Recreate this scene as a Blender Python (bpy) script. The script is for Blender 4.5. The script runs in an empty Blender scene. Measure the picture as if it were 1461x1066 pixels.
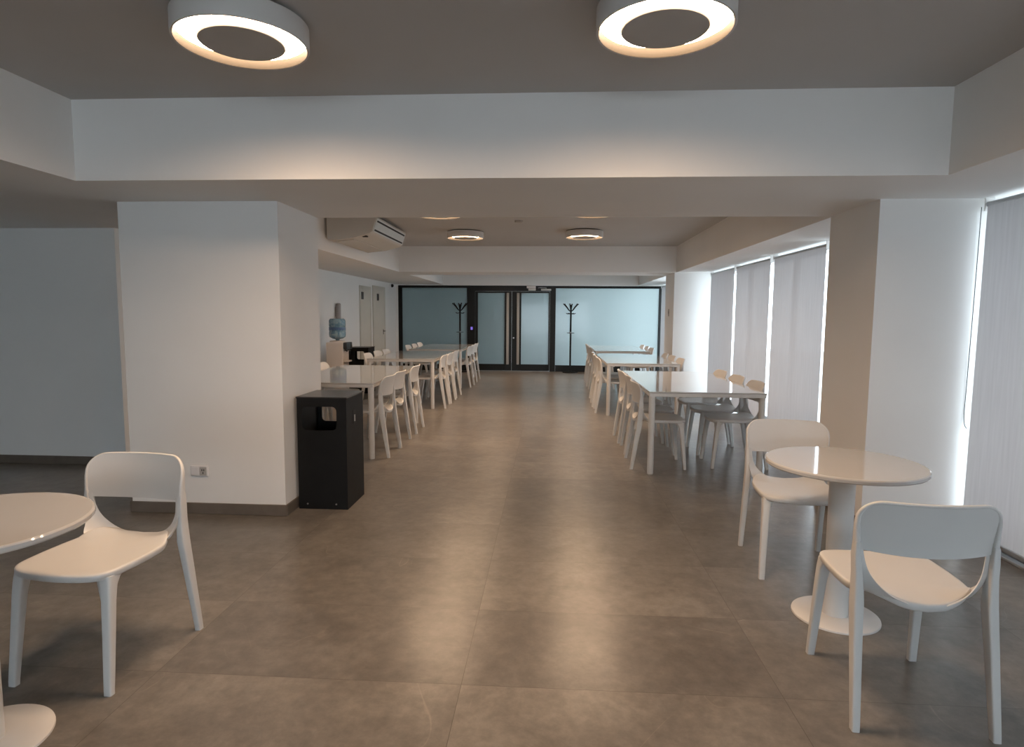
import bpy, bmesh, math, random
from mathutils import Vector, Matrix
random.seed(7)
PI = math.pi
SC = bpy.context.scene
COL = SC.collection

# ------------------------------------------------------------------ materials
def mat(name):
    m = bpy.data.materials.new(name); m.use_nodes = True
    nt = m.node_tree; nt.nodes.clear()
    out = nt.nodes.new('ShaderNodeOutputMaterial')
    return m, nt, out

def N(nt, kind, **kw):
    n = nt.nodes.new(kind)
    for k, v in kw.items():
        if k in n.inputs: n.inputs[k].default_value = v
        else: setattr(n, k, v)
    return n

def ramp(nt, fac, a, b, pa=0.0, pb=1.0):
    r = nt.nodes.new('ShaderNodeValToRGB')
    r.color_ramp.elements[0].position = pa; r.color_ramp.elements[0].color = (*a, 1)
    r.color_ramp.elements[1].position = pb; r.color_ramp.elements[1].color = (*b, 1)
    nt.links.new(fac, r.inputs[0]); return r.outputs[0]

def plain(name, col, rough=0.5, metal=0.0, var=0.04, scale=6.0, bump=0.0, bscale=60.0, spec=0.5, coat=0.0):
    """principled surface with a faint procedural tone variation and optional fine bump"""
    m, nt, out = mat(name)
    p = N(nt, 'ShaderNodeBsdfPrincipled', Roughness=rough, Metallic=metal)
    p.inputs['Specular IOR Level'].default_value = spec
    p.inputs['Coat Weight'].default_value = coat
    p.inputs['Coat Roughness'].default_value = 0.06
    tc = N(nt, 'ShaderNodeTexCoord')
    nz = N(nt, 'ShaderNodeTexNoise', Scale=scale, Detail=3.0)
    nt.links.new(tc.outputs['Object'], nz.inputs['Vector'])
    a = tuple(max(0, c * (1 - var)) for c in col); b = tuple(min(1, c * (1 + var)) for c in col)
    nt.links.new(ramp(nt, nz.outputs['Fac'], a, b, .3, .7), p.inputs['Base Color'])
    if bump:
        n2 = N(nt, 'ShaderNodeTexNoise', Scale=bscale, Detail=4.0)
        nt.links.new(tc.outputs['Object'], n2.inputs['Vector'])
        bp = N(nt, 'ShaderNodeBump', Strength=bump, Distance=.002)
        nt.links.new(n2.outputs['Fac'], bp.inputs['Height']); nt.links.new(bp.outputs[0], p.inputs['Normal'])
    nt.links.new(p.outputs[0], out.inputs[0])
    return m

def emit(name, col, strength):
    m, nt, out = mat(name)
    e = N(nt, 'ShaderNodeEmission', Strength=strength); e.inputs[0].default_value = (*col, 1)
    nt.links.new(e.outputs[0], out.inputs[0]); return m

TILE_X0, TILE_Y0 = -0.320, 2.211
def floor_mat():
    m, nt, out = mat('floor_stone_tiles')
    p = N(nt, 'ShaderNodeBsdfPrincipled')
    p.inputs['Specular IOR Level'].default_value = 0.5
    tc = N(nt, 'ShaderNodeTexCoord')
    mp = N(nt, 'ShaderNodeMapping'); mp.inputs['Location'].default_value = (-TILE_X0 + 12.0, -TILE_Y0 + 6.0, 0)
    nt.links.new(tc.outputs['Object'], mp.inputs['Vector'])
    br = N(nt, 'ShaderNodeTexBrick', Scale=1.0)
    br.offset = 0.0; br.squash = 1.0
    br.inputs['Brick Width'].default_value = 1.2; br.inputs['Row Height'].default_value = .6
    br.inputs['Mortar Size'].default_value = .0012; br.inputs['Mortar Smooth'].default_value = .1
    br.inputs['Color1'].default_value = (0, 0, 0, 1); br.inputs['Color2'].default_value = (1, 1, 1, 1)
    br.inputs['Mortar'].default_value = (.5, .5, .5, 1)
    nt.links.new(mp.outputs[0], br.inputs['Vector'])
    # each tile shifts its own stone pattern
    sh = N(nt, 'ShaderNodeVectorMath', operation='MULTIPLY'); sh.inputs[1].default_value = (37.0, 21.0, 5.0)
    nt.links.new(br.outputs['Color'], sh.inputs[0])
    ad = N(nt, 'ShaderNodeVectorMath', operation='ADD')
    nt.links.new(mp.outputs[0], ad.inputs[0]); nt.links.new(sh.outputs[0], ad.inputs[1])
    n1 = N(nt, 'ShaderNodeTexNoise', Scale=3.4, Detail=12.0, Roughness=.74, Distortion=.25)
    nt.links.new(ad.outputs[0], n1.inputs['Vector'])
    base = ramp(nt, n1.outputs['Fac'], FLOOR_A, FLOOR_B, .28, .74)
    # pale hairline veins
    n2 = N(nt, 'ShaderNodeTexNoise', Scale=1.5, Detail=2.0, Roughness=.4, Distortion=.9)
    nt.links.new(ad.outputs[0], n2.inputs['Vector'])
    s = N(nt, 'ShaderNodeMath', operation='SUBTRACT'); s.inputs[1].default_value = .5
    nt.links.new(n2.outputs['Fac'], s.inputs[0])
    ab = N(nt, 'ShaderNodeMath', operation='ABSOLUTE'); nt.links.new(s.outputs[0], ab.inputs[0])
    vn = ramp(nt, ab.outputs[0], (1, 1, 1), (0, 0, 0), 0.0, .004)
    n3 = N(nt, 'ShaderNodeTexNoise', Scale=3.1, Detail=2.0)
    nt.links.new(ad.outputs[0], n3.inputs['Vector'])
    gate = ramp(nt, n3.outputs['Fac'], (0, 0, 0), (.65, .65, .65), .5, .75)
    vm = N(nt, 'ShaderNodeMath', operation='MULTIPLY'); nt.links.new(vn, vm.inputs[0]); nt.links.new(gate, vm.inputs[1])
    mx = N(nt, 'ShaderNodeMixRGB'); nt.links.new(vm.outputs[0], mx.inputs[0]); nt.links.new(base, mx.inputs[1])
    mx.inputs[2].default_value = (.34, .30, .25, 1)
    # tile-to-tile tone
    tone = ramp(nt, br.outputs['Color'], (.86, .86, .86), (1.12, 1.115, 1.105))
    mu = N(nt, 'ShaderNodeMixRGB', blend_type='MULTIPLY'); mu.inputs[0].default_value = 1
    nt.links.new(mx.outputs[0], mu.inputs[1]); nt.links.new(tone, mu.inputs[2])
    n4 = N(nt, 'ShaderNodeTexNoise', Scale=16.0, Detail=6.0, Roughness=.7)
    nt.links.new(ad.outputs[0], n4.inputs['Vector'])
    gr = N(nt, 'ShaderNodeMixRGB', blend_type='MULTIPLY'); gr.inputs[0].default_value = 1
    nt.links.new(mu.outputs[0], gr.inputs[1]); nt.links.new(ramp(nt, n4.outputs['Fac'], (.82, .82, .82), (1.14, 1.14, 1.13), .34, .66), gr.inputs[2])
    jt = N(nt, 'ShaderNodeMixRGB'); nt.links.new(br.outputs['Fac'], jt.inputs[0]); nt.links.new(gr.outputs[0], jt.inputs[1])
    jt.inputs[2].default_value = (.075, .062, .05, 1)
    nt.links.new(jt.outputs[0], p.inputs['Base Color'])
    p.inputs['Roughness'].default_value = .285
    bp = N(nt, 'ShaderNodeBump', Strength=.25, Distance=.0015); bp.invert = True
    nt.links.new(br.outputs['Fac'], bp.inputs['Height']); nt.links.new(bp.outputs[0], p.inputs['Normal'])
    nt.links.new(p.outputs[0], out.inputs[0]); return m

def blind_mat():
    """woven sunscreen fabric: diffuse face, some light bleeding through, a little open weave"""
    m, nt, out = mat('sunscreen_fabric')
    tc = N(nt, 'ShaderNodeTexCoord')
    mp = N(nt, 'ShaderNodeMapping'); mp.inputs['Scale'].default_value = (1, 26, 1.2)
    nt.links.new(tc.outputs['Object'], mp.inputs['Vector'])
    nz = N(nt, 'ShaderNodeTexNoise', Scale=2.0, Detail=3.0)
    nt.links.new(mp.outputs[0], nz.inputs['Vector'])
    d = N(nt, 'ShaderNodeBsdfDiffuse')
    nt.links.new(ramp(nt, nz.outputs['Fac'], (.50, .485, .48), (.55, .535, .53), .3, .7), d.inputs[0])
    t = N(nt, 'ShaderNodeBsdfTranslucent')
    nt.links.new(ramp(nt, nz.outputs['Fac'], BL_T1, BL_T2, .3, .7), t.inputs[0])
    tr = N(nt, 'ShaderNodeBsdfTransparent')
    a = N(nt, 'ShaderNodeMixShader'); a.inputs[0].default_value = BL_MIX
    nt.links.new(d.outputs[0], a.inputs[1]); nt.links.new(t.outputs[0], a.inputs[2])
    b = N(nt, 'ShaderNodeMixShader'); b.inputs[0].default_value = BL_OPEN
    nt.links.new(a.outputs[0], b.inputs[1]); nt.links.new(tr.outputs[0], b.inputs[2])
    nt.links.new(b.outputs[0], out.inputs[0]); return m

def glass_mat(name, tint):
    m, nt, out = mat(name)
    tr = N(nt, 'ShaderNodeBsdfTransparent'); tr.inputs[0].default_value = (*tint, 1)
    g = N(nt, 'ShaderNodeBsdfGlossy', Roughness=.02)
    f = N(nt, 'ShaderNodeFresnel', IOR=1.45)
    a = N(nt, 'ShaderNodeMixShader')
    nt.links.new(f.outputs[0], a.inputs[0]); nt.links.new(tr.outputs[0], a.inputs[1]); nt.links.new(g.outputs[0], a.inputs[2])
    nt.links.new(a.outputs[0], out.inputs[0]); return m

def frosted_mat():
    m, nt, out = mat('frosted_glass')
    tc = N(nt, 'ShaderNodeTexCoord')
    nz = N(nt, 'ShaderNodeTexNoise', Scale=.8, Detail=2.0)
    nt.links.new(tc.outputs['Object'], nz.inputs['Vector'])
    t = N(nt, 'ShaderNodeBsdfTranslucent')
    nt.links.new(ramp(nt, nz.outputs['Fac'], (.80, .90, .90), (.85, .94, .94), .3, .7), t.inputs[0])
    d = N(nt, 'ShaderNodeBsdfDiffuse'); d.inputs[0].default_value = (.25, .29, .28, 1)
    a = N(nt, 'ShaderNodeMixShader'); a.inputs[0].default_value = .12
    nt.links.new(t.outputs[0], a.inputs[1]); nt.links.new(d.outputs[0], a.inputs[2])
    g = N(nt, 'ShaderNodeBsdfGlossy', Roughness=.10)
    f = N(nt, 'ShaderNodeFresnel', IOR=1.5)
    b = N(nt, 'ShaderNodeMixShader')
    nt.links.new(f.outputs[0], b.inputs[0]); nt.links.new(a.outputs[0], b.inputs[1]); nt.links.new(g.outputs[0], b.inputs[2])
    nt.links.new(b.outputs[0], out.inputs[0]); return m

# ---- tunable levels
FLOOR_A, FLOOR_B = (.108, .097, .085), (.216, .197, .176)
BL_T1, BL_T2, BL_MIX, BL_OPEN = (.44, .43, .45), (.50, .49, .51), .145, .012
SKY, SKY_S = (.80, .90, 1.0), 6.8
LAMP, LAMP_S = (1.0, .69, .45), 124.0
EXPOSURE = 0.07

M = {}
M['wall'] = plain('wall_paint_white', (.80, .79, .775), .75, var=.015, scale=2.0, bump=.06, bscale=180, spec=.25)
M['ceiling'] = plain('ceiling_paint_taupe', (.49, .48, .47), .85, var=.02, scale=2.0, spec=.2)
M['floor'] = floor_mat()
M['skirting'] = plain('skirting_tile', (.135, .112, .092), .4, var=.12, scale=9)
M['chair'] = plain('white_polypropylene', (.60, .59, .575), .38, var=.012, scale=8, bump=.03, bscale=400)
M['table'] = plain('white_glossy_tabletop', (.52, .51, .50), .07, var=.012, scale=5, coat=.7)
M['tmetal'] = plain('white_powder_coat', (.68, .665, .645), .33, var=.015, scale=9)
M['black'] = plain('black_powder_coat', (.0055, .0055, .0055), .55, var=.2, scale=12, bump=.03, bscale=500, spec=.22)
M['blackgloss'] = plain('black_lid_coat', (.03, .03, .031), .26, var=.2, scale=7)
M['inner'] = plain('bin_inner_steel', (.03, .03, .03), .5, var=.2)
M['frame'] = plain('black_aluminium_frame', (.006, .0065, .006), .4, var=.15, scale=5, spec=.25)
M['steel'] = plain('brushed_steel', (.55, .54, .52), .32, metal=1.0, var=.08, scale=30)
M['handle'] = plain('satin_pull_bar', (.30, .295, .285), .4, var=.03, scale=20)
M['alu'] = plain('anodised_aluminium', (.45, .46, .47), .35, metal=.7, var=.06, scale=14)
M['lamp'] = plain('lamp_white_housing', (.62, .60, .58), .5, var=.015)
M['lampinner'] = plain('lamp_dimmed_inner_rim', (.016, .0145, .0125), .8, var=.01, spec=.05)  # near-black stands in for a dimly lit rim, so it renders cream
M['lampdisc'] = plain('lamp_centre_plate', (.42, .405, .39), .6, var=.015)
M['lamp_on'] = emit('warm_led_ring', LAMP, LAMP_S)
M['gap'] = plain('dark_parts_gap_shade', (.02, .02, .02), .7)  # near-black for small dark parts and for shade painted into gaps, slots, holes
M['ac'] = plain('ac_plastic', (.62, .60, .565), .45, var=.02, scale=4)
M['acfront'] = plain('ac_outlet_plastic', (.70, .72, .72), .4, var=.03, scale=20)
M['door'] = plain('door_cream_laminate', (.62, .585, .52), .45, var=.03, scale=3)
M['doorframe'] = plain('door_frame_cream', (.58, .55, .49), .45, var=.03, scale=3)
M['sign'] = plain('dark_sign_plate', (.035, .034, .033), .4, var=.1)
M['brass'] = plain('dark_bronze_handle', (.11, .085, .065), .35, metal=.8, var=.1)
M['cooler'] = plain('cooler_white_plastic', (.66, .60, .555), .42, var=.02, scale=6)
M['taps'] = plain('cooler_dark_tap', (.03, .035, .04), .35, var=.1)
M['cup'] = plain('grey_cup_tube', (.33, .30, .29), .4, var=.05)
M['socket'] = plain('socket_white_plastic', (.72, .71, .72), .35, var=.01)
M['fabric'] = blind_mat()
M['glass'] = glass_mat('window_glass', (.93, .97, .97))
M['frost'] = frosted_mat()
M['keyscreen'] = emit('keypad_violet_screen', (.16, .11, .48), 1.3)
M['lens'] = plain('camera_black_lens', (.006, .006, .006), .12)
M['pavement'] = plain('outdoor_pavement', (.60, .60, .59), .9, var=.12, scale=1.5)
M['facade'] = plain('corridor_paint', (.80, .81, .80), .8, var=.02)

def bottle_mat():
    m, nt, out = mat('blue_bottle_plastic')
    p = N(nt, 'ShaderNodeBsdfPrincipled', Roughness=.12)
    tc = N(nt, 'ShaderNodeTexCoord')
    nz = N(nt, 'ShaderNodeTexNoise', Scale=14.0, Detail=3.0, Distortion=.8)
    nt.links.new(tc.outputs['Object'], nz.inputs['Vector'])
    nt.links.new(ramp(nt, nz.outputs['Fac'], (.16, .32, .46), (.42, .60, .68), .35, .65), p.inputs['Base Color'])
    p.inputs['Transmission Weight'].default_value = .35
    p.inputs['Subsurface Weight'].default_value = .0
    nt.links.new(p.outputs[0], out.inputs[0]); return m
M['bottle'] = bottle_mat()
M['bottle_band'] = plain('bottle_blue_label', (.06, .13, .27), .35, var=.25, scale=40)

# ------------------------------------------------------------------ mesh helpers
class MB:
    def __init__(s): s.bm = bmesh.new()
    def box(s, x0, x1, y0, y1, z0, z1, bev=0.0, seg=2):
        b = bmesh.new()
        vs = [b.verts.new((x, y, z)) for x in (x0, x1) for y in (y0, y1) for z in (z0, z1)]
        for f in ((0, 1, 3, 2), (4, 6, 7, 5), (0, 4, 5, 1), (2, 3, 7, 6), (0, 2, 6, 4), (1, 5, 7, 3)):
            b.faces.new([vs[i] for i in f])
        if bev: bmesh.ops.bevel(b, geom=b.edges[:], offset=bev, segments=seg, affect='EDGES', profile=.5)
        s._add(b); return s
    def _add(s, b):
        bmesh.ops.recalc_face_normals(b, faces=b.faces[:])
        mp = {v: s.bm.verts.new(v.co) for v in b.verts}
        for f in b.faces:
            try: s.bm.faces.new([mp[v] for v in f.verts])
            except ValueError: pass
        b.free()
    def loft(s, rings, cap0=True, cap1=True, closed=True):
        b = bmesh.new()
        R = [[b.verts.new(p) for p in r] for r in rings]
        n = len(R[0])
        for i in range(len(R) - 1):
            for k in range(n if closed else n - 1):
                j = (k + 1) % n
                b.faces.new((R[i][k], R[i][j], R[i + 1][j], R[i + 1][k]))
        if closed and cap0: b.faces.new(R[0][::-1])
        if closed and cap1: b.faces.new(R[-1])
        s._add(b); return s
    def lathe(s, prof, cx=0, cy=0, n=48, cap=True):
        """prof: (r, z) list"""
        rings = [[(cx + r * math.cos(2 * PI * k / n), cy + r * math.sin(2 * PI * k / n), z) for k in range(n)] for r, z in prof]
        return s.loft(rings, cap, cap)
    def tube(s, pts, r, n=10):
        pts = [Vector(p) for p in pts]; rings = []
        rr = r if isinstance(r, (list, tuple)) else [r] * len(pts)
        up = None
        for i, p in enumerate(pts):
            t = (pts[min(i + 1, len(pts) - 1)] - pts[max(i - 1, 0)]).normalized()
            if up is None:
                up = Vector((0, 0, 1)) if abs(t.z) < .9 else Vector((1, 0, 0))
            a = t.cross(up).normalized(); up = a.cross(t).normalized()
            rings.append([tuple(p + rr[i] * (math.cos(2 * PI * k / n) * a + math.sin(2 * PI * k / n) * up)) for k in range(n)])
        return s.loft(rings)
    def prism(s, poly, axis, a0, a1):
        """poly of 2-D points extruded along an axis ('x': (y,z), 'y': (x,z), 'z': (x,y))"""
        def P(p, a):
            return (a, p[0], p[1]) if axis == 'x' else (p[0], a, p[1]) if axis == 'y' else (p[0], p[1], a)
        return s.loft([[P(p, a0) for p in poly], [P(p, a1) for p in poly]])
    def quad(s, pts):
        b = bmesh.new(); b.faces.new([b.verts.new(p) for p in pts]); 
        mp = {v: s.bm.verts.new(v.co) for v in b.verts}
        for f in b.faces: s.bm.faces.new([mp[v] for v in f.verts])
        b.free(); return s
    def build(s, name, m, parent=None, smooth=True, angle=35, loc=None):
        me = bpy.data.meshes.new(name); s.bm.to_mesh(me); s.bm.free()
        me.materials.append(m)
        if smooth:
            me.shade_smooth(); me.set_sharp_from_angle(angle=math.radians(angle))
        o = bpy.data.objects.new(name, me); COL.objects.link(o)
        if parent: o.parent = parent
        if loc: o.location = loc
        return o

def struct(o, label=None):
    o['kind'] = 'structure'
    if label: o['label'] = label
    return o

def thing(name, label, cat, loc=(0, 0, 0), rz=0.0, group=None):
    o = bpy.data.objects.new(name, None); COL.objects.link(o)
    o.empty_display_size = .1
    o.location = loc; o.rotation_euler = (0, 0, rz)
    o['label'] = label; o['category'] = cat
    if group: o['group'] = group
    return o

def copy_tree(o, parent=None):
    c = o.copy(); COL.objects.link(c)
    if parent: c.parent = parent
    for ch in [k for k in bpy.data.objects if k.parent == o]:
        copy_tree(ch, c)
    return c

def place(proto, first, loc, rz, label, group=None):
    o = proto if first else copy_tree(proto)
    o.location = loc; o.rotation_euler = (0, 0, rz); o['label'] = label
    if group: o['group'] = group
    return o

def rrect(w, d, r, n=4):
    """rounded rectangle outline centred on the origin"""
    pts = []
    for cx, cy, a0 in ((w / 2 - r, d / 2 - r, 0), (-w / 2 + r, d / 2 - r, PI / 2), (-w / 2 + r, -d / 2 + r, PI), (w / 2 - r, -d / 2 + r, 1.5 * PI)):
        for k in range(n + 1):
            a = a0 + PI / 2 * k / n
            pts.append((cx + r * math.cos(a), cy + r * math.sin(a)))
    return pts

def catmull(pts, n=6, closed=True):
    out = []; L = len(pts)
    for i in range(L if closed else L - 1):
        p0, p1, p2, p3 = (Vector(pts[(i + j) % L] if closed else pts[min(max(i + j, 0), L - 1)]) for j in (-1, 0, 1, 2))
        for k in range(n):
            t = k / n
            out.append(.5 * ((2 * p1) + (-p0 + p2) * t + (2 * p0 - 5 * p1 + 4 * p2 - p3) * t * t + (-p0 + 3 * p1 - 3 * p2 + p3) * t ** 3))
    if not closed: out.append(Vector(pts[-1]))
    return out

# ------------------------------------------------------------------ dimensions (metres; camera stands over the origin)
CEIL, SOFF = 2.59, 2.145
BF0, BF1 = 3.435, 4.79           # front cross beam
BB0, BB1 = 10.87, 11.70          # rear cross beam
GY = 15.38                       # glazed partition
XL, XR = -2.70, 2.065            # coffer side faces
WL = -3.87                       # left wall of the rear room
WINX = 3.00                      # glazing plane on the right
BLX = 2.68                       # blind plane
YB = -5.5                        # wall behind the camera
XFL = -7.0
FWX0, FWX1 = -2.4, 2.4            # unseen glazing added to the wall behind the camera for frontal daylight

# ---- floor and ceiling
struct(MB().box(XFL - .2, 3.1, YB - .2, 18.8, -.12, 0).build('floor', M['floor'], smooth=False))
struct(MB().box(XFL - .2, 3.25, YB - .2, 18.8, CEIL, CEIL + .15).build('ceiling', M['ceiling'], smooth=False))

# ---- beams / lowered soffits
struct(MB().box(XL, XR, BF0, BF1, SOFF, CEIL).build('trim_1', M['wall'], smooth=False))
struct(MB().box(XFL, XL, YB, BF1, SOFF, CEIL).build('trim_2', M['wall'], smooth=False))          # left soffit, front bay
struct(MB().prism([(XR, YB), (3.2, YB), (3.2, BF1), (XR, BF1)], 'z', SOFF, CEIL).build('trim_3', M['wall'], smooth=False))
struct(MB().prism([(-4.0, BF1), (XL, BF1), (-2.665, BB0), (-2.665, GY), (-4.0, GY)], 'z', SOFF, CEIL).build('trim_4', M['wall'], smooth=False))
struct(MB().prism([(XR + .02, BF1), (3.2, BF1), (3.2, GY), (2.15, GY), (2.15, BB0)], 'z', SOFF, CEIL).build('trim_5', M['wall'], smooth=False))
struct(MB().box(-2.665, 2.15, BB0, BB1, SOFF, CEIL).build('trim_6', M['wall'], smooth=False))
struct(MB().box(-2.665, 2.15, GY - .02, GY + .14, SOFF - .02, CEIL).build('trim_7', M['wall'], smooth=False))
struct(MB().box(-7.0, -4.0, BF1, 5.34, SOFF, CEIL).build('trim_8', M['wall'], smooth=False))

# ---- walls and columns
struct(MB().box(-2.925, -1.817, 4.08, BF1, 0, SOFF).build('wall_left_column', M['wall'], smooth=False))
struct(MB().box(XR, 2.70, 4.10, BF1, 0, SOFF).build('wall_right_column', M['wall'], smooth=False))
struct(MB().box(2.135, 2.74, 10.90, BB1, 0, SOFF).build('wall_far_right_column', M['wall'], smooth=False))
struct(MB().box(WL - .16, WL, 5.50, GY + .1, 0, SOFF).build('wall_left', M['wall'], smooth=False))
struct(MB().box(XFL, WL, 5.34, 5.50, 0, SOFF).build('wall_left_recess', M['wall'], smooth=False))
struct(MB().box(XFL - .15, XFL, YB, 5.50, 0, CEIL).build('wall_left_front', M['wall'], smooth=False))
struct(MB().box(XFL - .15, FWX0, YB - .15, YB, 0, CEIL).box(FWX1, 3.2, YB - .15, YB, 0, CEIL).box(FWX0, FWX1, YB - .15, YB, 2.12, CEIL).build('wall_front', M['wall'], smooth=False))
# unseen corridor added to backlight the partition: its far and left walls; the right end is open to daylight
struct(MB().box(-4.0, .9, 18.0, 18.2, 0, CEIL).build('wall_corridor_back', M['facade'], smooth=False))
struct(MB().box(-4.1, -3.95, GY + .1, 18.0, 0, CEIL).build('wall_corridor_left', M['facade'], smooth=False))

# ---- baseboards
SK = .078
def skirt(name, *boxes):
    m = MB()
    for b in boxes: m.box(*b, 0, SK, .003, 1)
    struct(m.build(name, M['skirting'], smooth=False))
skirt('baseboard_left_column', (-2.937, -1.805, 4.068, 4.08), (-1.817, -1.805, 4.08, BF1), (-2.937, -2.925, 4.08, BF1))
skirt('baseboard_right_column', (XR - .012, 2.70, 4.088, 4.10), (XR - .012, XR, 4.10, BF1))
skirt('baseboard_recess', (XFL, WL, 5.328, 5.34))
skirt('baseboard_left', (WL, WL + .012, 5.34, 12.38), (WL, WL + .012, 13.19, 13.31), (WL, WL + .012, 14.33, GY - .06))
skirt('baseboard_far_column', (2.123, 2.135, 10.888, BB1), (2.135, 2.74, 10.888, 10.90))

# ------------------------------------------------------------------ windows on the right
def window(idx, y0, y1, mull):
    fr = MB()
    fr.box(WINX - .05, WINX + .03, y0, y1, .0, .055, .004, 1)
    fr.box(WINX - .03, WINX + .03, y0, y1, SOFF - .022, SOFF, .004, 1)
    for y in mull:
        fr.box(WINX - .04, WINX + .02, y - .02, y + .02, .055, SOFF - .022, .004, 1)
    o = struct(fr.build('window_%d' % idx, M['alu'], smooth=False))
    MB().quad([(WINX, y0, SOFF - .02), (WINX, y1, SOFF - .02), (WINX, y1, .05), (WINX, y0, .05)]).build('glass_pane', M['glass'], o, smooth=False)
    return o
window(1, YB, 4.10, [-4.7, -3.2, -1.7, -.2, 1.62, 3.2])
window(2, BF1, 10.90, [5.8, 7.8, 9.5])
window(3, BB1, GY + .1, [12.6, 14.3])
fr4 = MB()
for z0, z1 in ((0, .05), (2.07, 2.12)): fr4.box(FWX0, FWX1, YB - .1, YB - .04, z0, z1)
for x in (FWX0 + .03, (FWX0 + FWX1) / 2, FWX1 - .03): fr4.box(x - .03, x + .03, YB - .1, YB - .04, .05, 2.07)
w4 = struct(fr4.build('window_4', M['alu'], smooth=False))  # out-of-view window put in as a source of frontal daylight
MB().quad([(FWX0, YB - .07, 2.07), (FWX1, YB - .07, 2.07), (FWX1, YB - .07, .05), (FWX0, YB - .07, .05)]).build('glass_pane', M['glass'], w4, smooth=False)
struct(MB().box(2.70, 3.1, 4.10, BF1, 0, SOFF).build('wall_right_pier', M['wall'], smooth=False))
struct(MB().box(2.74, 3.1, 10.90, BB1, 0, SOFF).build('wall_right_far_pier', M['wall'], smooth=False))
# low metal sill track on the floor under the front blind
struct(MB().box(2.655, 2.77, YB, 4.08, 0, .018, .003, 1).box(2.70, 2.72, YB, 4.08, .018, .05, .003, 1).build('trim_9', M['alu'], smooth=False))
# outside: pavement
struct(MB().box(3.1, 16, YB - 8, 26, -.14, -.02).box(-8, 3.0, YB - 8, YB - .15, -.14, -.02).build('pavement', M['pavement'], smooth=False))

# ---- roller blinds
def blind(y0, y1, label, chain_y=None, zb=.06):
    t = thing('roller_blind', label, 'blind', (BLX, (y0 + y1) / 2, 0), 0, 'roller blinds along the window wall')
    h = (y1 - y0) / 2; zt = SOFF - .055
    m = MB(); ny, nz = 40, 24; b = bmesh.new(); g = []
    ph = random.random() * 6
    for i in range(ny + 1):
        y = -h + 2 * h * i / ny; row = []
        for k in range(nz + 1):
            z = zb + (zt - zb) * k / nz; f = 1 - k / nz
            row.append(b.verts.new((.004 * f * math.sin(y * 4.2 + ph) + .003 * math.sin(y * 9 + ph * 2) * f, y, z)))
        g.append(row)
    for i in range(ny):
        for k in range(nz): b.faces.new((g[i][k], g[i + 1][k], g[i + 1][k + 1], g[i][k + 1]))
    bmesh.ops.recalc_face_normals(b, faces=b.faces[:])
    me = bpy.data.meshes.new('fabric'); b.to_mesh(me); b.free(); me.materials.append(M['fabric']); me.shade_smooth()
    o = bpy.data.objects.new('fabric', me); COL.objects.link(o); o.parent = t
    MB().tube([(.012, -h - .008, zt + .012), (.012, h + .008, zt + .012)], .016, 16).build('roller_tube', M['alu'], t)
    MB().box(-.012, .012, -h, h, zb - .022, zb + .006, .004).build('bottom_bar', M['alu'], t)
    for s in (-1, 1):
        MB().box(-.012, .05, s * (h + .011) - .003, s * (h + .011) + .003, zt - .03, SOFF, .003, 1).build('bracket', M['tmetal'], t)
    if chain_y is not None:
        cy = chain_y - (y0 + y1) / 2
        pts = [(-.015, cy + .016, zt), (-.015, cy + .020, 1.5), (-.015, cy + .028, .95), (-.015, cy + .030, .78), (-.015, cy + .018, .72), (-.015, cy - .004, .70)]
        MB().tube(catmull(pts, 6, False), .0022, 6).build('pull_chain', M['gap'], t)
    return t
blind(2.42, 4.05, 'front grey roller blind beside the round table at the right edge', 4.065)
blind(-.72, .80, 'unseen grey roller blind added on the window beside the camera')  # blinds out of frame, added to temper daylight around the camera
blind(-2.3, -.78, 'unseen grey roller blind added on the window behind the camera')
blind(-3.86, -2.36, 'second unseen grey roller blind added on the window behind the camera')
blind(-5.42, -3.92, 'third unseen grey roller blind added on the window behind the camera')
blind(.86, 2.38, 'unseen grey roller blind added next toward the camera from the front one')
for a, c, l in ((4.86, 6.14, 'grey roller blind hidden behind the big right column'),
                (6.27, 7.68, 'grey roller blind just past the big right column, nearest of the visible three'),
                (7.80, 9.19, 'grey roller blind, middle of the three beyond the big right column'),
                (9.28, 10.60, 'grey roller blind next to the far column, farthest of the three')):
    blind(a, c, l)
blind(13.5, 15.2, 'last grey roller blind beside the frosted glass partition end')

# ------------------------------------------------------------------ glazed partition at the back
fr = MB(); y0, y1 = GY - .03, GY + .03
def bar(x0, x1, z0, z1, d=0.0): fr.box(x0, x1, y0 - d, y1 + d, z0, z1, .003, 1)
bar(-3.80, 2.72, 2.06, 2.118)                 # head
bar(-3.80, -3.70, 0, 2.06); bar(2.65, 2.72, 0, 2.06)
bar(-3.70, -2.06, 0, .16); bar(.14, 2.65, 0, .16)
bar(-2.06, -1.865, 0, 2.06); bar(-.005, .135, 0, 2.06)
bar(-1.865, -.005, 1.985, 2.06)
part = struct(fr.build('wall_back', M['frame'], smooth=False))
MB().box(-3.70, -2.06, GY - .006, GY + .006, .16, 2.06).build('frosted_pane', M['frost'], part, smooth=False)
MB().box(.135, 2.65, GY - .006, GY + .006, .16, 2.06).build('frosted_pane', M['frost'], part, smooth=False)
struct(MB().box(-4.0, -3.80, GY - .03, GY + .1, 0, SOFF).build('wall_back_left', M['wall'], smooth=False))
struct(MB().box(2.72, 3.1, GY - .03, GY + .1, 0, SOFF).box(-3.80, -2.665, GY - .02, GY + .1, 2.118, SOFF).box(2.15, 2.72, GY - .02, GY + .1, 2.118, SOFF).build('wall_back_right', M['wall'], smooth=False))

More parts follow.
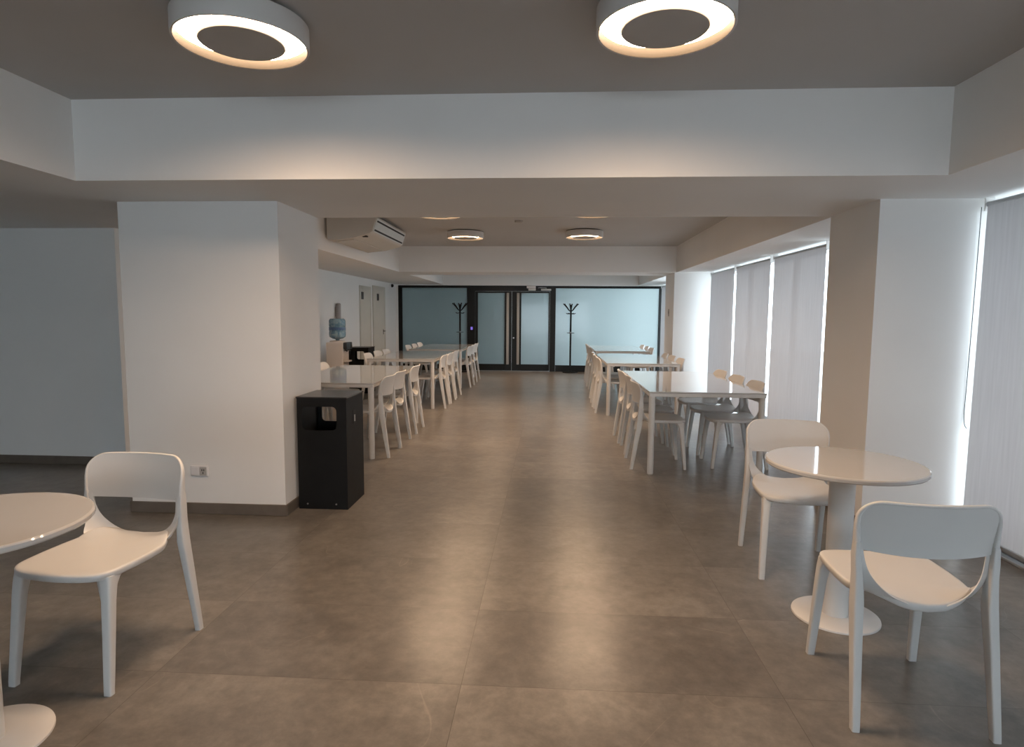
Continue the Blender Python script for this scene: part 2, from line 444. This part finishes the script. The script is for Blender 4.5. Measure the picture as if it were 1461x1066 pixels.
def glass_door(idx, x0, x1, p0, p1, hx):
    d = MB(); yy0, yy1 = GY - .022, GY + .022
    d.box(x0, p0, yy0, yy1, .012, 1.98, .003, 1).box(p1, x1, yy0, yy1, .012, 1.98, .003, 1)
    d.box(p0, p1, yy0, yy1, .012, .172, .003, 1).box(p0, p1, yy0, yy1, 1.94, 1.98, .003, 1)
    o = struct(d.build('door_%d' % idx, M['frame'], smooth=False), 'black framed frosted glass door leaf')
    MB().box(p0, p1, GY - .006, GY + .006, .172, 1.94).build('frosted_pane', M['frost'], o, smooth=False)
    h = MB().box(hx - .032, hx + .032, GY - .075, GY - .05, .17, 1.94, .006)
    for z in (.35, 1.75): h.tube([(hx, GY - .055, z), (hx, GY - .02, z)], .012, 10)
    h.build('pull_handle', M['handle'], o)
    return o
glass_door(1, -1.86, -.955, -1.795, -1.128, -1.048)
dr = glass_door(2, -.945, -.008, -.715, -.035, -.79)
MB().tube([(-.90, GY - .022, .83), (-.90, GY - .032, .83)], .018, 14).build('lock_cylinder', M['steel'], dr)

t = thing('emergency_light', 'small white emergency light box above the right glass door', 'light', (-.485, GY - .03, 2.0))
MB().box(-.095, .125, -.06, 0, .055, .118, .006).build('lamp_housing', M['socket'], t)
MB().box(-.055, .125, -.05, 0, 0, .052, .006).build('battery_case', M['lamp'], t)
t = thing('door_closer', 'small silver door closer at the top corner of the right glass door', 'door closer', (-.105, GY - .03, 1.98))
MB().box(-.125, .125, -.05, 0, .02, .062, .005).build('closer_body', M['alu'], t)
MB().tube([(0, -.03, .062), (0, -.03, .085), (0, -.035, .088)], .008, 8).tube([(0, -.035, .086), (-.16, -.09, .088)], .008, 8).tube([(-.16, -.09, .088), (-.2, -.005, .088)], .007, 8).build('closer_arm', M['alu'], t)
t = thing('wall_mounted_keypad', 'small keypad with glowing violet screen on the black post', 'keypad', (-1.948, GY - .03, 1.02))
MB().box(-.05, .05, -.018, 0, -.03, .095, .006).build('keypad_body', M['black'], t)
MB().box(-.026, .026, -.021, -.018, .004, .076, .001, 1).build('keypad_screen', M['keyscreen'], t)

# ------------------------------------------------------------------ left wall doors
def leaf_door(idx, ya, yb, zt, sign_y, handle_y=None):
    f = MB(); w = .07
    f.box(WL, WL + .02, ya, ya + w, 0, zt, .004, 1).box(WL, WL + .02, yb - w, yb, 0, zt, .004, 1).box(WL, WL + .02, ya + w, yb - w, zt - w, zt, .004, 1)
    o = struct(f.build('door_%d' % idx, M['doorframe'], smooth=False), 'cream door in the left wall')
    MB().box(WL, WL + .012, ya + w, yb - w, .006, zt - w, .002, 1).build('door_leaf', M['door'], o, smooth=False)
    if handle_y:
        h = MB().tube([(WL + .012, handle_y, 1.01), (WL + .06, handle_y, 1.01), (WL + .06, handle_y - .12, 1.01)], .01, 8)
        h.box(WL + .012, WL + .018, handle_y - .022, handle_y + .022, .93, 1.05, .002, 1)
        h.build('door_handle', M['brass'], o)
    s = thing('door_sign', 'dark upright plate sign on the %s cream door' % ('nearer' if idx == 3 else 'farther'), 'sign', (WL + .012, sign_y, 1.70), 0, 'door signs')
    MB().box(0, .012, -.065, .065, 0, .15, .003, 1).build('sign_plate', M['sign'], s)
    return o
leaf_door(3, 12.39, 13.18, 1.98, 12.56)
leaf_door(4, 13.32, 14.32, 2.02, 13.70, 14.14)

# security camera dome
t = thing('wall_mounted_camera', 'tiny white dome camera with black eye high above the doors', 'camera', (WL, 14.86, 2.085))
MB().box(0, .03, -.05, .05, -.05, .05, .01).build('camera_base', M['socket'], t)
b = MB(); b.lathe([(.001, -.042), (.022, -.036), (.036, -.018), (.04, 0), (.036, .018), (.022, .036), (.001, .042)], 0, 0, 20)
o = b.build('camera_eye', M['lens'], t); o.location = (.045, 0, 0)

# ------------------------------------------------------------------ ring lights
def ring_light():
    t = thing('ring_ceiling_light', '', 'light')
    n = 72
    MB().lathe([(.225, .0), (.225, -.012)], 0, 0, n).build('mounting_plate', M['gap'], t)  # near-black colour paints the shadow gap against the ceiling
    MB().lathe([(.225, -.012), (.258, -.012), (.262, -.016), (.262, -.096), (.260, -.1), (.252, -.1)], 0, 0, n, False).build('lamp_housing', M['lamp'], t)
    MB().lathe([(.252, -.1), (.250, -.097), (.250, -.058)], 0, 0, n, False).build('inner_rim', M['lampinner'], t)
    MB().lathe([(.168, -.058), (.168, -.094), (.166, -.096)], 0, 0, n, False).build('plate_edge', M['lamp'], t)
    MB().lathe([(.166, -.096), (.164, -.098), (.02, -.099)], 0, 0, n, False).lathe([(.02, -.099), (.0005, -.099)], 0, 0, n, False).build('centre_plate', M['lampdisc'], t)
    b = bmesh.new()
    a = [[b.verts.new((r * math.cos(2 * PI * k / n), r * math.sin(2 * PI * k / n), -.061)) for k in range(n)] for r in (.1685, .2495)]
    for k in range(n):
        j = (k + 1) % n; b.faces.new((a[0][k], a[0][j], a[1][j], a[1][k]))
    for f in b.faces:
        if f.normal.z > 0: f.normal_flip()
    me = bpy.data.meshes.new('led_ring'); b.to_mesh(me); b.free(); me.materials.append(M['lamp_on'])
    o = bpy.data.objects.new('led_ring', me); COL.objects.link(o); o.parent = t; o['label'] = 'glowing warm white ring'
    return t
RL = ring_light()
G = 'ring ceiling lights'
for i, (x, y, l) in enumerate((
        (-1.265, 2.555, 'large round ring light glowing on the front ceiling, upper left of the photo'),
        (.425, 2.505, 'large round ring light glowing on the front ceiling, upper right of the photo'),
        (-1.245, 6.91, 'ring light on the rear ceiling half hidden behind the beam, left one'),
        (.455, 6.85, 'ring light on the rear ceiling half hidden behind the beam, right one'),
        (-1.228, 8.95, 'whole ring light in the middle of the rear ceiling, left one'),
        (.468, 8.88, 'whole ring light in the middle of the rear ceiling, right one'),
        (-1.21, 13.5, 'unseen ring light added beyond the rear beam to brighten the far bay, left one'),  # this pair is hidden from view, added to brighten the far bay
        (.48, 13.45, 'unseen ring light added beyond the rear beam to brighten the far bay, right one'))):
    place(RL, i == 0, (x, y, CEIL), 0, l, G)

t = thing('smoke_detector', 'small flat smoke detector in the middle of the rear ceiling', 'smoke detector', (-.41, 7.93, CEIL))
MB().lathe([(.05, 0), (.052, -.01), (.045, -.026), (.02, -.032), (.0005, -.032)], 0, 0, 28, False).build('detector_cover', M['lampdisc'], t)

# ------------------------------------------------------------------ air conditioner under the rear ceiling
t = thing('air_conditioner', 'white ceiling air conditioner beside the left column top', 'air conditioner', (-2.36, 8.05, 2.27))
def ac_prof(g=0.0):
    return [(-.30 + g, .285 - g), (.29 - g, .285 - g), (.30 - g, .265 - g), (.245 - g, .105 + g), (.215 - g, .085 + g), (.02, .03 + g), (-.25 + g, .0 + g), (-.30 + g, .03 + g)]
hl = .75
MB().prism(ac_prof(), 'y', -hl, hl).build('unit_body', M['ac'], t, smooth=False)
# outlet face lies along the slope from (.30,.265) to (.245,.105)
def onface(u, v, d):  # u along y, v 0 (bottom) .. 1 (top), d outwards
    a = Vector((.245, 0, .105)); b_ = Vector((.30, 0, .265)); n = Vector((.16, 0, -.055)).normalized()
    p = a.lerp(b_, v) + n * d; return (p.x, u, p.z)
def facebox(u0, u1, v0, v1, d0, d1):
    r = lambda d: [onface(u0, v0, d), onface(u1, v0, d), onface(u1, v1, d), onface(u0, v1, d)]
    return [r(d0), r(d1)]
MB().loft(facebox(-hl + .03, hl - .03, .04, .96, .0, .008)).build('outlet_panel', M['acfront'], t, smooth=False)
for v in (.16, .80):
    MB().loft(facebox(-hl + .06, hl - .07, v - .06, v + .06, .006, .0105)).build('air_slot', M['gap'], t, smooth=False)
for v in (.34, .46, .58, .70):
    MB().loft(facebox(-hl + .06, hl - .06, v - .012, v + .012, .007, .016)).build('louver', M['acfront'], t, smooth=False)
MB().box(.10, .16, -hl + .08, -hl + .14, .052, .066).build('indicator', M['gap'], t, smooth=False)
MB().loft([[(-.20, -hl + .1, .004), (.0, -hl + .1, .026), (.0, hl - .1, .026), (-.20, hl - .1, .004)], [(-.20, -hl + .1, -.004), (.0, -hl + .1, .018), (.0, hl - .1, .018), (-.20, hl - .1, -.004)]]).build('intake_grille', M['ac'], t, smooth=False)
for yy in (-.5, .5):
    MB().box(-.15, .15, yy - .03, yy + .03, .285, .32).build('hanger', M['gap'], t, smooth=False)

# ------------------------------------------------------------------ chair
def ybase(z):
    P = [(0, -.244), (.2, -.212), (.435, -.176), (.55, -.160), (.62, -.156), (.70, -.166), (.80, -.192)]
    for (z0, a), (z1, b_) in zip(P, P[1:]):
        if z <= z1:
            t_ = max(0, (z - z0) / (z1 - z0)); return a + (b_ - a) * t_
    return P[-1][1]
def ysm(z):  # smoothed
    return sum(ybase(max(0, z + d)) for d in (-.04, -.02, 0, .02, .04)) / 5
HW = .228
def backY(x, z): return ysm(z) - .05 * (1 - min(1, (x / HW) ** 2))
def halfw(z):
    r = .075; z0 = .792 - r
    w = HW - .004 * max(0, (.70 - z) / .1)
    return w if z <= z0 else w - r + math.sqrt(max(0, r * r - (z - z0) ** 2))

def make_chair():
    t = thing('cafe_chair', '', 'chair')
    # seat --------------------------------------------------------
    half = [(0, .258), (.10, .253), (.165, .236), (.201, .195), (.211, .10), (.211, 0), (.205, -.07), (.183, -.125), (.138, -.178), (.07, -.209)]
    ol = half + [(0, -.216)] + [(-x, y) for x, y in half[:0:-1]]
    ol = [Vector((p.x, p.y)) for p in catmull([(x, y, 0) for x, y in ol], 4)]
    def zt(x, y):
        r = math.hypot(x / .21, (y - .02) / .24)
        return .4555 - .012 * (1 - min(1, r) ** 2) - .011 * max(0, min(1, (-y - .02) / .2)) ** 1.5 * (1 - min(1, abs(x) / .15)) + .03 * max(0, (abs(x) - .06) / .10) ** 1.6 * max(0, (-y - .08) / .10) - .007 * max(0, (y - .18) / .08) ** 2
    rings = []
    for s in (.02, .3, .55, .75, .88, .95):
        rings.append([(p.x * s, p.y * s, zt(p.x * s, p.y * s)) for p in ol])
    for s, dz in ((.985, -.0008), (.998, -.005), (1.0, -.012), (.994, -.024), (.975, -.029), (.6, -.021), (.02, -.018)):
        rings.append([(p.x * s, p.y * s, zt(p.x * s, p.y * s) + dz) for p in ol])
    MB().loft(rings).build('seat', M['chair'], t, angle=60)
    # backrest: curved panel, rounded top corners, rolled rim --------
    nu, nv = 28, 12; m = MB(); b = bmesh.new(); F = []; K = []
    for k in range(nv + 1):
        z = .612 + (.790 - .612) * (k / nv) ** .85
        w = halfw(z) - .004; f = []; r_ = []
        for i in range(nu + 1):
            x = -w + 2 * w * i / nu
            dz = .010 * (1 - (x / HW) ** 2) * (1 - k / nv) * -1
            y = backY(x, z)
            f.append(b.verts.new((x, y + .006, z + dz))); r_.append(b.verts.new((x, y - .006, z + dz)))
        F.append(f); K.append(r_)
    for k in range(nv):
        for i in range(nu):
            b.faces.new((F[k][i], F[k][i + 1], F[k + 1][i + 1], F[k + 1][i]))
            b.faces.new((K[k][i], K[k + 1][i], K[k + 1][i + 1], K[k][i + 1]))
    for i in range(nu):
        b.faces.new((F[0][i], K[0][i], K[0][i + 1], F[0][i + 1])); b.faces.new((F[nv][i], F[nv][i + 1], K[nv][i + 1], K[nv][i]))
    for k in range(nv):
        b.faces.new((F[k][0], F[k + 1][0], K[k + 1][0], K[k][0])); b.faces.new((F[k][nu], K[k][nu], K[k + 1][nu], K[k + 1][nu]) if False else (F[k][nu], K[k][nu], K[k + 1][nu], F[k + 1][nu]))
    m._add(b)
    path = []
    zs = [.592, .61, .64, .67, .70] + [.717 + .075 * math.sin(a * PI / 2 / 8) for a in range(1, 9)]
    right = [(halfw(z) if z < .7915 else HW - .075, z) for z in zs]
    top = [(HW - .075 - (HW - .075) * 2 * k / 12, .792) for k in range(1, 12)]
    outl = right + top + [(-x, z) for x, z in right[::-1]]
    rings = []
    for i, (x, z) in enumerate(outl):
        a, c = outl[max(i - 1, 0)], outl[min(i + 1, len(outl) - 1)]
        tx, tz = c[0] - a[0], c[1] - a[1]; l = math.hypot(tx, tz) or 1; tx /= l; tz /= l
        nx, nz = -tz, tx                       # points inwards
        f = max(0, min(1, (z - .60) / .17)); f = f if abs(x) > .1 else 1
        dep = .020 + (.0075 - .020) * f; wid = .010 + (.006 - .010) * f
        y = backY(x, z) + .0065 - dep
        ring = []
        for k in range(12):
            an = 2 * PI * k / 12; ca, sa = math.cos(an), math.sin(an)
            ca = math.copysign(abs(ca) ** .7, ca); sa = math.copysign(abs(sa) ** .7, sa)
            ring.append((x + nx * (wid * .6 + wid * ca), y + dep * sa, z + nz * (wid * .6 + wid * ca)))
        rings.append(ring)
    m.loft(rings)
    # flared webs joining the seat to the posts around the open back
    for s in (-1, 1):
        inner = catmull([(.196, -.166, .625), (.192, -.170, .585), (.178, -.180, .535), (.150, -.192, .494), (.110, -.203, .462), (.060, -.212, .442)], 5, False)
        outer = catmull([(.217, -.158, .625), (.2155, -.160, .585), (.213, -.155, .535), (.207, -.135, .494), (.185, -.105, .456), (.100, -.100, .444)], 5, False)
        rg = []
        for p, q in zip(inner, outer):
            n_ = Vector((0, .8, .6)) * .0055; mid = Vector((0, -.008, -.010)) * (q - p).length * 6
            rg.append([(s * v.x, v.y, v.z) for v in (p + n_ * .4, p.lerp(q, .5) + n_ + mid, q + n_, q - n_, p.lerp(q, .5) - n_ + mid, p - n_ * .4)])
        m.loft(rg)
    m.build('backrest', M['chair'], t, angle=50)
    # legs ---------------------------------------------------------
    def section(cx, cy, z, w, d, yaw=0):
        return [(cx + x, cy + y, z) for x, y in rrect(w, d, min(w, d) * .22, 3)]
    for s in (-1, 1):
        rg = []
        for z, x, w, d in ((0, .222, .026, .030), (.02, .2215, .0265, .031), (.15, .219, .0285, .037), (.30, .216, .031, .044), (.38, .214, .032, .048), (.43, .2125, .033, .051), (.48, .213, .029, .048), (.53, .2145, .0255, .043), (.59, .2185, .0225, .041), (.64, .2195, .017, .034)):
            rg.append(section(s * x, ysm(z) - .004 - .0095 * max(0, min(1, (z - .43) / .12)), z, w, d))
        MB().loft(rg).build('leg', M['chair'], t, angle=50)
        rg = []
        for z, x, y, w, d in ((0, .199, .241, .030, .026), (.02, .1985, .240, .0305, .027), (.20, .192, .221, .035, .034), (.34, .186, .206, .039, .040), (.395, .182, .197, .043, .046), (.42, .176, .186, .052, .060), (.436, .168, .174, .066, .082)):
            rg.append(section(s * x, y, z, w, d))
        MB().loft(rg).build('leg', M['chair'], t, angle=50)
    return t
CH = make_chair(); _first = [True]
def chair(x, y, face, label, group):
    """face: heading the sitter looks along, radians from +Y counter-clockwise"""
    o = place(CH, _first[0], (x, y, 0), face, label, group); _first[0] = False; return o

GB = 'chairs at the round tables'; GL = 'chairs along the long tables'
chair(1.291, 2.285, -.056, 'white plastic chair nearest the camera on the right, seen from behind', GB)
chair(1.378, 3.49, PI - .12, 'white plastic chair on the far side of the right round table', GB)
chair(-1.783, 2.312, PI - .0753, 'white plastic chair facing the camera at the left round table', GB)

# ------------------------------------------------------------------ round tables
def round_table(r):
    t = thing('round_table', '', 'table')
    MB().lathe([(.0005, .712), (r - .03, .712), (r - .004, .717), (r, .722), (r, .734), (r - .003, .7385), (r - .008, .740), (.0005, .740)], 0, 0, 96).build('tabletop', M['table'], t, angle=14)
    MB().lathe([(.055, .011), (.055, .70), (.12, .704), (.12, .713)], 0, 0, 48).build('pedestal', M['tmetal'], t)
    MB().lathe([(.0005, .012), (.182, .011), (.189, .008), (.19, .004), (.19, 0), (.0005, 0)], 0, 0, 72).build('base', M['tmetal'], t)
    return t
RT = round_table(.338)
place(RT, True, (1.362, 2.885, 0), 0, 'small white round pedestal table between the two chairs on the right', 'round pedestal tables')
place(RT, False, (-1.83, 1.785, 0), 0, 'small white round pedestal table cut off by the left edge', 'round pedestal tables')

# ------------------------------------------------------------------ long tables
def long_table(w, l):
    t = thing('dining_table', '', 'table')
    a, b_ = w / 2, l / 2
    MB().box(-a, a, -b_, b_, .728, .742, .003).build('tabletop', M['table'], t, smooth=False)
    ap = MB()
    for x0, x1, y0, y1 in ((-a + .004, a - .004, -b_ + .004, -b_ + .03), (-a + .004, a - .004, b_ - .03, b_ - .004), (-a + .004, -a + .03, -b_ + .03, b_ - .03), (a - .03, a - .004, -b_ + .03, b_ - .03)):
        ap.box(x0, x1, y0, y1, .698, .728, .002, 1)
    ap.build('apron', M['tmetal'], t, smooth=False)
    for sx in (-1, 1):
        for sy in (-1, 1):
            MB().lathe([(.026, 0), (.0275, .003), (.0275, .728)], sx * (a - .031), sy * (b_ - .031), 24).build('leg', M['tmetal'], t)
    return t
LT = long_table(1.01, 2.05)
GT = 'long white dining tables'
rows = [  # x centre, near edge y
    ('right', 1.38, 5.42, 'nearest'), ('right', 1.305, 8.63, 'middle'), ('right', 1.36, 11.58, 'farthest'),
    ('left', -2.185, 5.77, 'nearest'), ('left', -2.205, 8.99, 'middle'), ('left', -2.17, 11.60, 'farthest')]
for i, (sd, x, y, nm) in enumerate(rows):
    place(LT, i == 0, (x, y + 1.025, 0), 0, 'long white dining table in the %s row, %s of the three' % (sd, nm), GT)

seats = {
    ('right', 'nearest'): ((1.02, (5.84, 6.43, 6.99)), (1.745, (5.91, 6.46, 7.05))),
    ('right', 'middle'): ((.925, (9.05, 9.66, 10.23)), (1.69, (9.0, 9.6, 10.15))),
    ('right', 'farthest'): ((1.0, (11.98, 12.6, 13.2)), (1.735, (11.85, 12.45, 13.05))),
    ('left', 'nearest'): ((-2.62, (6.15, 6.8, 7.45)), (-1.81, (6.09, 6.57, 7.31))),
    ('left', 'middle'): ((-2.63, (9.42, 10.0, 10.5)), (-1.80, (9.29, 9.81, 10.46))),
    ('left', 'farthest'): ((-2.60, (12.02, 12.55, 13.15)), (-1.76, (12.0, 12.5, 13.12)))}
ordn = ('nearest the camera', 'in the middle', 'farthest back')
for (sd, nm), (lo, hi) in seats.items():
    for side, (x, ys) in (('lo', lo), ('hi', hi)):
        aisle = (sd == 'right') == (side == 'lo')
        where = 'aisle side' if aisle else ('window side' if sd == 'right' else 'wall side')
        for k, y in enumerate(ys):
            chair(x + random.uniform(-.012, .012), y, (-PI / 2 if side == 'lo' else PI / 2) + random.uniform(-.035, .035),
                  'white chair %s on the %s of the %s %s table' % (ordn[k], where, nm, sd), GL)

# ------------------------------------------------------------------ waste bins
def waste_bin():
    t = thing('waste_bin', '', 'bin')
    w, d, h = .358, .39, .815
    # front and rear sheets with a rounded opening
    hx0, hx1, hz0, hz1 = -.143, .107, .575, .745
    def sheet(y, th):
        b = bmesh.new(); cx, cz = (hx0 + hx1) / 2, (hz0 + hz1) / 2; q = 6
        hole = [(cx + x, cz + z) for x, z in rrect(hx1 - hx0, hz1 - hz0, .032, q)]
        corner = [(w / 2, h - .012), (-w / 2, h - .012), (-w / 2, 0), (w / 2, 0)]
        n = len(hole)
        for yy in (y, y + th):
            H = [b.verts.new((p[0], yy, p[1])) for p in hole]; K = [b.verts.new((p[0], yy, p[1])) for p in corner]
            for c in range(4):
                for k in range(q): b.faces.new((K[c], H[c * (q + 1) + k], H[c * (q + 1) + k + 1]))
                b.faces.new((K[c], H[c * (q + 1) + q], H[((c + 1) * (q + 1)) % n], K[(c + 1) % 4]))
        b.verts.ensure_lookup_table(); off = n + 4
        for k in range(n):
            j_ = (k + 1) % n; b.faces.new((b.verts[k], b.verts[j_], b.verts[off + j_], b.verts[off + k]))
        for k in range(4):
            j_ = (k + 1) % 4; b.faces.new((b.verts[n + k], b.verts[n + j_], b.verts[off + n + j_], b.verts[off + n + k]))
        return b
    m = MB(); m._add(sheet(-d / 2, .004)); m._add(sheet(d / 2 - .004, .004))
    m.box(-w / 2, -w / 2 + .004, -d / 2 + .004, d / 2 - .004, 0, h - .012)
    m.box(w / 2 - .004, w / 2, -d / 2 + .004, d / 2 - .004, 0, h - .012)
    m.box(-w / 2 + .004, w / 2 - .004, -d / 2 + .004, d / 2 - .004, .01, .02)
    m.build('body', M['black'], t, smooth=False)
    MB().box(-w / 2 - .006, w / 2 + .006, -d / 2 - .006, d / 2 + .006, h - .012, h, .004).build('lid', M['blackgloss'], t, smooth=False)
    MB().box(-w / 2 + .03, w / 2 - .03, -d / 2 + .03, d / 2 - .03, .02, .50).build('inner_liner', M['inner'], t, smooth=False)
    MB().box(w / 2, w / 2 + .003, -.045, .012, .60, .70, .001, 1).build('latch_recess', M['gap'], t, smooth=False)
    MB().box(w / 2 + .003, w / 2 + .007, -.030, -.012, .615, .665, .002, 1).build('latch', M['steel'], t)
    for x in (-.115, .095):
        MB().tube([(x, -d / 2, .038), (x, -d / 2 - .004, .038)], .006, 12).build('bolt', M['steel'], t)
    return t
WB = waste_bin()
place(WB, True, (-1.611, 4.437, 0), 0, 'tall black metal waste bin standing against the left column', 'black waste bins')
place(WB, False, (-3.36, 10.85, 0), 0, 'black waste bin beside the water cooler on the left wall', 'black waste bins')

# ------------------------------------------------------------------ water cooler and its bottle
t = thing('water_cooler', 'white water cooler standing against the left wall', 'water cooler', (-3.54, 10.12, 0))
MB().box(-.145, .14, -.155, .155, .0, .93, .018, 3).lathe([(.13, .925), (.125, .95), (.09, .955)], 0, 0, 32).build('cooler_body', M['cooler'], t)
MB().box(.14, .205, -.145, .145, .815, .93, .014).build('tap_hood', M['taps'], t)
for y in (-.06, .06):
    MB().tube([(.14, y, .80), (.175, y, .80), (.18, y, .775)], .012, 10).build('tap', M['taps'], t)
MB().box(.14, .20, -.12, .12, .60, .625, .006).build('drip_tray', M['cooler'], t)
MB().box(.1405, .1425, -.12, .12, .06, .50, .001, 1).build('door_panel', M['cooler'], t)
t = thing('water_bottle', 'large blue water bottle upside down on the white cooler', 'water bottle', (-3.54, 10.12, .955))
MB().lathe([(.03, .002), (.032, .02), (.09, .035), (.128, .06), (.135, .09), (.135, .145), (.130, .155), (.135, .165), (.135, .225), (.130, .235), (.135, .245), (.135, .32), (.13, .345), (.11, .365), (.02, .372)], 0, 0, 40).build('bottle_body', M['bottle'], t)
MB().lathe([(.136, .175), (.1365, .18), (.1365, .215), (.136, .22)], 0, 0, 40, False).build('bottle_band', M['bottle_band'], t)
t = thing('cup_dispenser', 'grey upright paper cup tube on the left wall above the water bottle', 'cup dispenser', (WL + .055, 10.98, 1.30))
MB().lathe([(.025, 0), (.045, .015), (.045, .275), (.03, .29)], 0, 0, 24).build('cup_tube', M['cup'], t)
MB().box(-.055, -.035, -.025, .025, .05, .22, .003).build('wall_bracket', M['lampdisc'], t)

# ------------------------------------------------------------------ socket on the left column
t = thing('wall_socket', 'white double power socket low on the front of the left column', 'socket', (-2.425, 4.08, .305))
MB().box(-.063, .063, -.010, 0, -.037, .037, .004).build('cover_plate', M['socket'], t)
MB().box(-.054, -.004, -.0125, -.010, -.030, .030, .002, 1).build('switch_module', M['socket'], t)
o = MB().box(.004, .054, -.0125, -.010, -.030, .030, .002, 1).build('socket_module', M['lampdisc'], t)
hm = MB()
for hx, hz in ((.022, .008), (.036, .008), (.029, -.012)): hm.box(hx - .003, hx + .003, -.0135, -.0124, hz - .007, hz + .007)
hm.build('socket_holes', M['gap'], o, smooth=False)

t = thing('wall_switch', 'small dark switch on the shaded side of the far right column', 'switch', (2.135, 11.33, 1.47))
MB().box(-.008, 0, -.03, .03, -.075, .055, .003, 1).build('switch_plate', M['cup'], t)
MB().box(-.011, -.008, -.018, .018, -.03, .02, .002, 1).build('rocker', M['sign'], t)

# ------------------------------------------------------------------ coat racks
def coat_rack():
    t = thing('coat_rack', '', 'coat rack')
    MB().lathe([(.0005, 0), (.185, 0), (.19, .006), (.185, .016), (.06, .03), (.03, .045), (.0005, .046)], 0, 0, 40).build('base', M['black'], t)
    MB().lathe([(.03, .03), (.021, .07), (.021, 1.58), (.026, 1.60), (.026, 1.63), (.012, 1.655), (.0005, 1.66)], 0, 0, 20).build('pole', M['black'], t)
    for k in range(6):
        a = 2 * PI * k / 6 + .35; c, s = math.cos(a), math.sin(a)
        pts = [(c * .018, s * .018, 1.50), (c * .06, s * .06, 1.53), (c * .12, s * .12, 1.60), (c * .185, s * .185, 1.665)]
        h = MB().tube(catmull(pts, 5, False), [.011] * 15 + [.012], 8)
        h.lathe([(.0005, 1.652), (.014, 1.66), (.016, 1.668), (.012, 1.68), (.0005, 1.684)], c * .187, s * .187, 12)
        h.build('hook_arm', M['black'], t)
    for k in range(6):
        a = 2 * PI * k / 6 + .1; c, s = math.cos(a), math.sin(a)
        MB().tube([(c * .018, s * .018, 1.44), (c * .08, s * .08, 1.432), (c * .115, s * .115, 1.45)], .009, 8).build('lower_hook', M['black'], t)
    MB().lathe([(.021, .955), (.034, .965), (.034, .985), (.021, .995)], 0, 0, 20).build('collar', M['steel'], t)
    b = MB(); n = 28
    b.tube([(.085 * math.cos(2 * PI * k / n), .085 * math.sin(2 * PI * k / n), .972) for k in range(n + 1)], .006, 8)
    b.tube([(-.085, 0, .972), (-.02, 0, .972)], .005, 6).tube([(.02, 0, .972), (.085, 0, .972)], .005, 6)
    b.build('umbrella_ring', M['black'], t)
    return t
CR = coat_rack()
place(CR, True, (.505, 15.13, 0), 0, 'black coat rack in front of the right frosted glass pane', 'coat racks')
place(CR, False, (-2.19, 15.0, 0), .5, 'black coat rack behind the farthest left table by the dark glass', 'coat racks')

# ------------------------------------------------------------------ daylight
w = bpy.data.worlds.new('sky'); SC.world = w; w.use_nodes = True
bg = w.node_tree.nodes['Background']; bg.inputs[0].default_value = (*SKY, 1); bg.inputs[1].default_value = SKY_S

# ------------------------------------------------------------------ camera
f_px, pitch, yaw, roll, hh = 880.2, -.09498, -.0607, -.006865, 1.404
fw = Vector((math.sin(yaw) * math.cos(pitch), math.cos(yaw) * math.cos(pitch), math.sin(pitch)))
r = fw.cross(Vector((0, 0, 1))).normalized(); d = fw.cross(r)
r2 = r * math.cos(roll) + d * math.sin(roll); d2 = -r * math.sin(roll) + d * math.cos(roll)
cam = bpy.data.cameras.new('camera'); co = bpy.data.objects.new('camera', cam); COL.objects.link(co)
Mx = Matrix((r2, -d2, -fw)).transposed().to_4x4(); Mx.translation = Vector((0, 0, hh)); co.matrix_world = Mx
cam.sensor_fit = 'HORIZONTAL'; cam.sensor_width = 36.0; cam.lens = f_px * 36.0 / 1461.0
cam.clip_start = .05; cam.clip_end = 200
SC.camera = co

SC.view_settings.view_transform = 'Standard'; SC.view_settings.look = 'None'
SC.view_settings.gamma = 1.0; SC.view_settings.use_curve_mapping = False
SC.view_settings.exposure = EXPOSURE
cy = SC.cycles
cy.max_bounces = 10; cy.diffuse_bounces = 6; cy.glossy_bounces = 4; cy.transmission_bounces = 6; cy.transparent_max_bounces = 12
cy.caustics_reflective = False; cy.caustics_refractive = False
cy.sample_clamp_indirect = 6.0
cy.use_denoising = True
